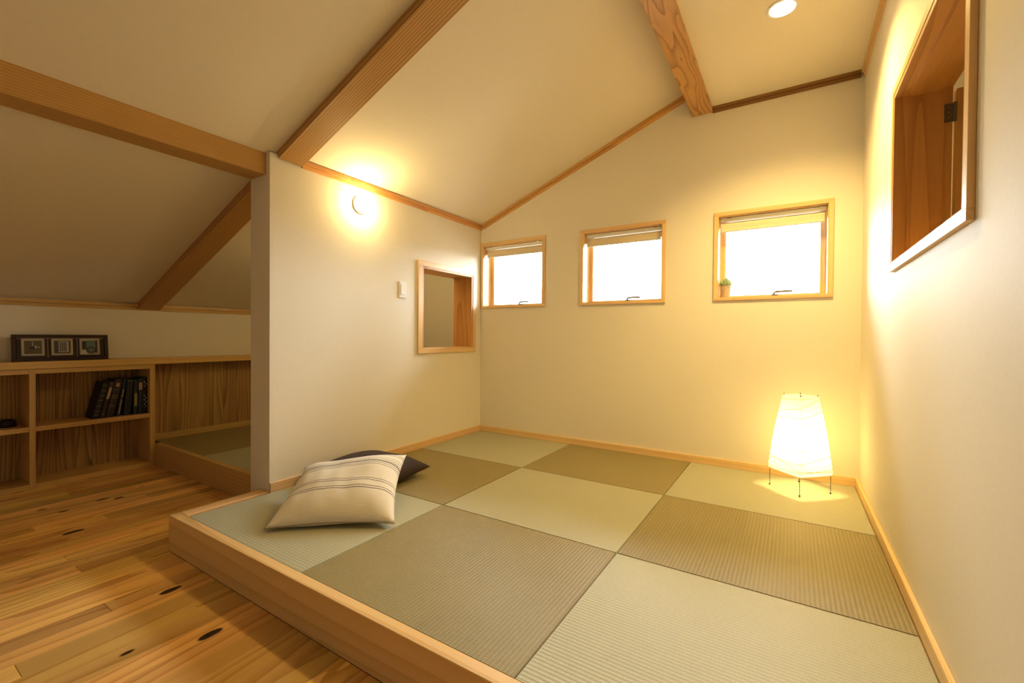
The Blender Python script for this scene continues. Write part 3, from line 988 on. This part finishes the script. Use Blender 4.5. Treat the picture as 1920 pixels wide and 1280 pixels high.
# paper floor lamp
LC = Vector((2.367, -0.237, 0.0))
fl = empty('paper_lamp', LC)
tag(fl, 'glowing tapered paper floor lamp on thin wire legs in the right corner', 'floor lamp')
def paper_mat():
    m = bpy.data.materials.new('glowing_washi_paper')
    m.use_nodes = True
    nt = m.node_tree
    nt.nodes.clear()
    out = nt.nodes.new('ShaderNodeOutputMaterial')
    tr = nt.nodes.new('ShaderNodeBsdfTranslucent')
    tr.inputs[0].default_value = (0.92, 0.84, 0.66, 1)
    df = nt.nodes.new('ShaderNodeBsdfDiffuse')
    df.inputs[0].default_value = (0.85, 0.78, 0.62, 1)
    mx = nt.nodes.new('ShaderNodeMixShader')
    mx.inputs[0].default_value = 0.6
    em = nt.nodes.new('ShaderNodeEmission')
    em.inputs[0].default_value = (1.0, 0.75, 0.28, 1)
    em.inputs[1].default_value = 0.55
    ad = nt.nodes.new('ShaderNodeAddShader')
    nt.links.new(df.outputs[0], mx.inputs[1])
    nt.links.new(tr.outputs[0], mx.inputs[2])
    nt.links.new(mx.outputs[0], ad.inputs[0])
    nt.links.new(em.outputs[0], ad.inputs[1])
    nt.links.new(ad.outputs[0], out.inputs[0])
    return m
ZB, ZT = 0.100, 0.520
def lamp_hd(z):
    t = (z - ZB) / (ZT - ZB)
    return 0.152 + (0.084 - 0.152) * t + 0.006 * math.sin(math.pi * t) - 0.004 * math.exp(-((t) / 0.03) ** 2)
rngl = random.Random(3)
corner = [Vector((math.cos(a), math.sin(a), 0)) for a in (math.radians(-90), 0, math.radians(90), math.pi)]
def lamp_ring(z, tilt, n=10, out=0.0):
    pts = []
    for s in range(4):
        a, b = corner[s], corner[(s + 1) % 4]
        for k in range(n):
            u = k / n
            d = a.lerp(b, u)
            zz = z + tilt[0] * d.x + tilt[1] * d.y
            zz = min(max(zz, ZB), ZT)
            bulge = 1.0 + 0.05 * math.sin(math.pi * u)
            crk = 0.0016 * math.sin(zz * 210 + s * 1.7 + u * 4.0)
            d = d * (lamp_hd(zz) * bulge + crk + out)
            pts.append(LC + Vector((d.x, d.y, zz)))
    return pts
bm = bmesh.new()
rings = []
NZ = 46
for i in range(NZ + 1):
    z = ZB + (ZT - ZB) * i / NZ
    rings.append([bm.verts.new(p) for p in lamp_ring(z, (0, 0))])
for A, B in zip(rings, rings[1:]):
    n = len(A)
    for k in range(n):
        bm.faces.new((A[k], A[(k + 1) % n], B[(k + 1) % n], B[k]))
shade = finish('shade', bm, paper_mat(), fl, smooth=True)
M['rib'] = plain('bamboo_rib', (0.62, 0.46, 0.22), 0.6)
for z, tx, ty in ((0.505, 0.01, 0.0), (0.468, 0.04, 0.01), (0.418, 0.02, 0.015), (0.352, 0.015, -0.015), (0.290, -0.02, 0.01), (0.232, 0.01, 0.0), (0.182, 0.02, 0.015), (0.150, -0.03, 0.02), (0.122, 0.01, 0.0), (0.102, 0, 0)):
    bm = bmesh.new()
    pts = lamp_ring(z, (tx, ty), out=0.0003)
    bm_tube(bm, pts + [pts[0]], 0.0013, 5, caps=False)
    finish('rib', bm, 'rib', shade, smooth=True)
for s in range(4):
    d = corner[s]
    foot = LC + d * 0.141
    topp = LC + d * (lamp_hd(ZT) - 0.006) + Vector((0, 0, ZT + 0.004))
    mid = LC + d * (lamp_hd(0.13) - 0.008) + Vector((0, 0, 0.13))
    bm = bmesh.new()
    bm_tube(bm, [foot + Vector((0, 0, 0.004)), mid, topp], 0.0014, 6)
    lg = finish('leg', bm, 'iron', fl)
    bm = bmesh.new()
    bmesh.ops.create_icosphere(bm, subdivisions=2, radius=0.0045, matrix=Matrix.Translation(foot + Vector((0, 0, 0.0045))))
    bmesh.ops.create_icosphere(bm, subdivisions=2, radius=0.003, matrix=Matrix.Translation(topp))
    finish('end_bead', bm, 'iron', lg, smooth=True)
bm = bmesh.new()
bm_tube(bm, [LC + corner[0] * 0.075 + Vector((0, 0, 0.30 + 0.1)), LC + Vector((0, 0, 0.40)), LC + corner[2] * 0.075 + Vector((0, 0, 0.40))], 0.0014, 6)
bm_lathe(bm, [(0.0, 0.335), (0.014, 0.335), (0.016, 0.345), (0.016, 0.395), (0, 0.40)], 16, 2, LC)
finish('socket', bm, 'iron', fl)
bm = bmesh.new()
bm_lathe(bm, [(0, 0.255), (0.016, 0.260), (0.027, 0.275), (0.030, 0.292), (0.024, 0.312), (0.013, 0.328), (0.012, 0.335)], 20, 2, LC)
finish('bulb', bm, emis('lamp_bulb_glow', (1.0, 0.74, 0.30), 165.0), fl, smooth=True)

# ------------------------------------------------------------------ cushions
def cushion(name, A, B, C_, D, thick_top, thick_bot, mat, pinch=0.055, seed=0, n=44, wr=0.004, sag=0.0):
    """A-B-C-D corners of the seam; two puffed faces between them"""
    A, B, C_, D = map(Vector, (A, B, C_, D))
    o0 = (A + B + C_ + D) / 4
    nrm = ((B - A).cross(D - A)).normalized()
    bm = bmesh.new()
    uvl = bm.loops.layers.uv.new('UVMap')
    uvs = {}
    def base(u, v):
        # pull the sides inward between the corners
        pu = u * (1 - pinch * (1 - v * v) * u * u)
        pv = v * (1 - pinch * (1 - u * u) * v * v)
        a = (pu + 1) / 2
        b = (pv + 1) / 2
        return A * (1 - a) * (1 - b) + B * a * (1 - b) + C_ * a * b + D * (1 - a) * b
    def puff(u, v):
        e = max(0.0, (1 - abs(u) ** 2.6)) * max(0.0, (1 - abs(v) ** 2.6))
        return e ** 0.55
    faces = {}
    for side, th in ((1, thick_top), (-1, thick_bot)):
        for i in range(n + 1):
            for j in range(n + 1):
                u, v = -1 + 2 * i / n, -1 + 2 * j / n
                edge = i in (0, n) or j in (0, n)
                if side == -1 and edge:
                    faces[(side, i, j)] = faces[(1, i, j)]
                    continue
                p = base(u, v)
                h = puff(u, v) * th
                nz = noise.noise(Vector((u * 1.6 + seed, v * 1.6, seed * 2.0))) + 0.5 * noise.noise(Vector((u * 4 + seed, v * 2.6, seed)))
                h += nz * wr * (0.3 + puff(u, v)) * (0 if edge else 1)
                p = p + nrm * h * side
                p.z = max(p.z, 0.0025)
                vt = bm.verts.new(p)
                faces[(side, i, j)] = vt
                uvs[vt] = ((u + 1) / 2, (v + 1) / 2)
        for i in range(n):
            for j in range(n):
                q = [faces[(side, i, j)], faces[(side, i + 1, j)], faces[(side, i + 1, j + 1)], faces[(side, i, j + 1)]]
                if side == -1:
                    q = q[::-1]
                try:
                    fc = bm.faces.new(q)
                except ValueError:
                    continue
                for lp in fc.loops:
                    lp[uvl].uv = uvs[lp.vert]
    o = finish(name, bm, mat, None, smooth=True)
    return o, base, nrm

def linen_striped():
    m, nt, b, out = new_mat('striped_linen')
    uv = N(nt, 'ShaderNodeUVMap', uv_map='UVMap')
    s = N(nt, 'ShaderNodeSeparateXYZ')
    nt.links.new(uv.outputs[0], s.inputs[0])
    u, v = s.outputs[0], s.outputs[1]
    nzw = N(nt, 'ShaderNodeTexNoise')
    nzw.inputs['Scale'].default_value = 9
    nt.links.new(uv.outputs[0], nzw.inputs['Vector'])
    vv = mth(nt, 'ADD', v, mth(nt, 'MULTIPLY', mth(nt, 'SUBTRACT', nzw.outputs[0], 0.5), 0.008))
    mk = N(nt, 'ShaderNodeMapping')
    mk.inputs['Scale'].default_value = (220, 60, 1)
    nt.links.new(uv.outputs[0], mk.inputs[0])
    nf = N(nt, 'ShaderNodeTexNoise')
    nf.inputs['Scale'].default_value = 1.0
    nf.inputs['Detail'].default_value = 2
    nt.links.new(mk.outputs[0], nf.inputs['Vector'])
    mk2 = N(nt, 'ShaderNodeMapping')
    mk2.inputs['Scale'].default_value = (6, 150, 1)
    nt.links.new(uv.outputs[0], mk2.inputs[0])
    nw = N(nt, 'ShaderNodeTexNoise')
    nw.inputs['Scale'].default_value = 1.0
    nt.links.new(mk2.outputs[0], nw.inputs['Vector'])
    weave = mth(nt, 'ADD', mth(nt, 'MULTIPLY', nf.outputs[0], 0.5), mth(nt, 'MULTIPLY', nw.outputs[0], 0.5))
    basec = mixc(nt, weave, (0.60, 0.53, 0.43), (0.90, 0.86, 0.78))
    # broad paler band between the stripe groups
    stripes = [(0.300, 0.007), (0.328, 0.006), (0.405, 0.006), (0.432, 0.005), (0.640, 0.006), (0.670, 0.006), (0.705, 0.013), (0.728, 0.007), (0.760, 0.006), (0.80, 0.005), (0.88, 0.006), (0.91, 0.006)]
    tot = None
    for c, wd in stripes:
        d = mth(nt, 'ABSOLUTE', mth(nt, 'SUBTRACT', vv, c))
        k = mth(nt, 'LESS_THAN', d, wd * 0.75)
        tot = k if tot is None else mth(nt, 'MAXIMUM', tot, k)
    brk = N(nt, 'ShaderNodeMapRange')
    nt.links.new(nf.outputs[0], brk.inputs[0])
    brk.inputs['From Min'].default_value = 0.35
    brk.inputs['From Max'].default_value = 0.5
    fac = mth(nt, 'MULTIPLY', tot, mth(nt, 'ADD', 0.5, mth(nt, 'MULTIPLY', brk.outputs[0], 0.45)))
    nt.links.new(mixc(nt, fac, basec, (0.085, 0.055, 0.05)), b.inputs['Base Color'])
    b.inputs['Roughness'].default_value = 0.9
    b.inputs['Sheen Weight'].default_value = 0.2
    b.inputs['Specular IOR Level'].default_value = 0.15
    bump(nt, b, weave, 0.5, 0.002)
    return m

M['brown_cloth'] = plain('dark_brown_cotton', (0.034, 0.017, 0.013), 0.9, var=0.08, vscale=14, bmp=0.4)
cb, _, _ = cushion('cushion', (0.035, -1.725, 0.05), (0.555, -1.690, 0.05), (0.515, -1.19, 0.055), (0.032, -1.225, 0.055), 0.095, 0.055, 'brown_cloth', seed=4.2, pinch=0.08, wr=0.006)
tag(cb, 'dark brown cushion lying behind and partly under the striped one', 'cushion')
cs = empty('cushion', (0.52, -1.8, 0))
tag(cs, 'beige linen cushion with thin dark stripes, lying in front', 'cushion')
co, base_f, nrm = cushion('cover', (0.458, -2.145, 0.016), (0.885, -1.815, 0.022), (0.585, -1.455, 0.195), (0.155, -1.765, 0.135), 0.085, 0.045, linen_striped(), seed=1.3, wr=0.008, pinch=0.085)
adopt(co, cs)
bm = bmesh.new()
pts = [base_f(-1 + 2 * k / 40, -1.0) + nrm * 0.001 for k in range(41)]
bm_tube(bm, pts, 0.0022, 6)
M['seam'] = plain('seam_thread', (0.30, 0.22, 0.15), 0.9)
finish('seam', bm, 'seam', cs, smooth=True)

# ------------------------------------------------------------------ potted plant on the sill
pp = empty('potted_cactus', (1.951, 0.055, holes[2][2] + 0.004))
tag(pp, 'small spiky green succulent in a pot on the rightmost window sill', 'potted plant')
z0 = holes[2][2] + 0.004
bm = bmesh.new()
bm_lathe(bm, [(0, 0), (0.024, 0), (0.026, 0.003), (0.033, 0.070), (0.034, 0.078), (0.031, 0.079), (0.029, 0.070), (0, 0.068)], 20, 2, (1.951, 0.055, z0))
M['pot'] = plain('pale_glazed_pot', (0.52, 0.40, 0.27), 0.4, var=0.12, vscale=60)
finish('pot', bm, 'pot', pp, smooth=False)
M['leaf'] = plain('grey_green_succulent', (0.34, 0.46, 0.26), 0.6, var=0.15, vscale=40)
rl = random.Random(11)
for k in range(30):
    a = k * 2.39996
    t = k / 29
    el = math.radians(12 + 72 * t)
    d = Vector((math.cos(a) * math.cos(el), math.sin(a) * math.cos(el), math.sin(el)))
    c = Vector((1.951, 0.055, z0 + 0.072)) + Vector((math.cos(a), math.sin(a), 0)) * 0.008 * (1 - t)
    ln = 0.038 + 0.024 * t
    bm = bmesh.new()
    bm_tube(bm, [c, c + d * ln * 0.45 + Vector((0, 0, 0.002)), c + d * ln * 0.8 + Vector((0, 0, 0.005)), c + d * ln + Vector((0, 0, 0.008))], [0.004, 0.0062, 0.004, 0.0006], 6)
    finish('leaf', bm, 'leaf', pp, smooth=True)
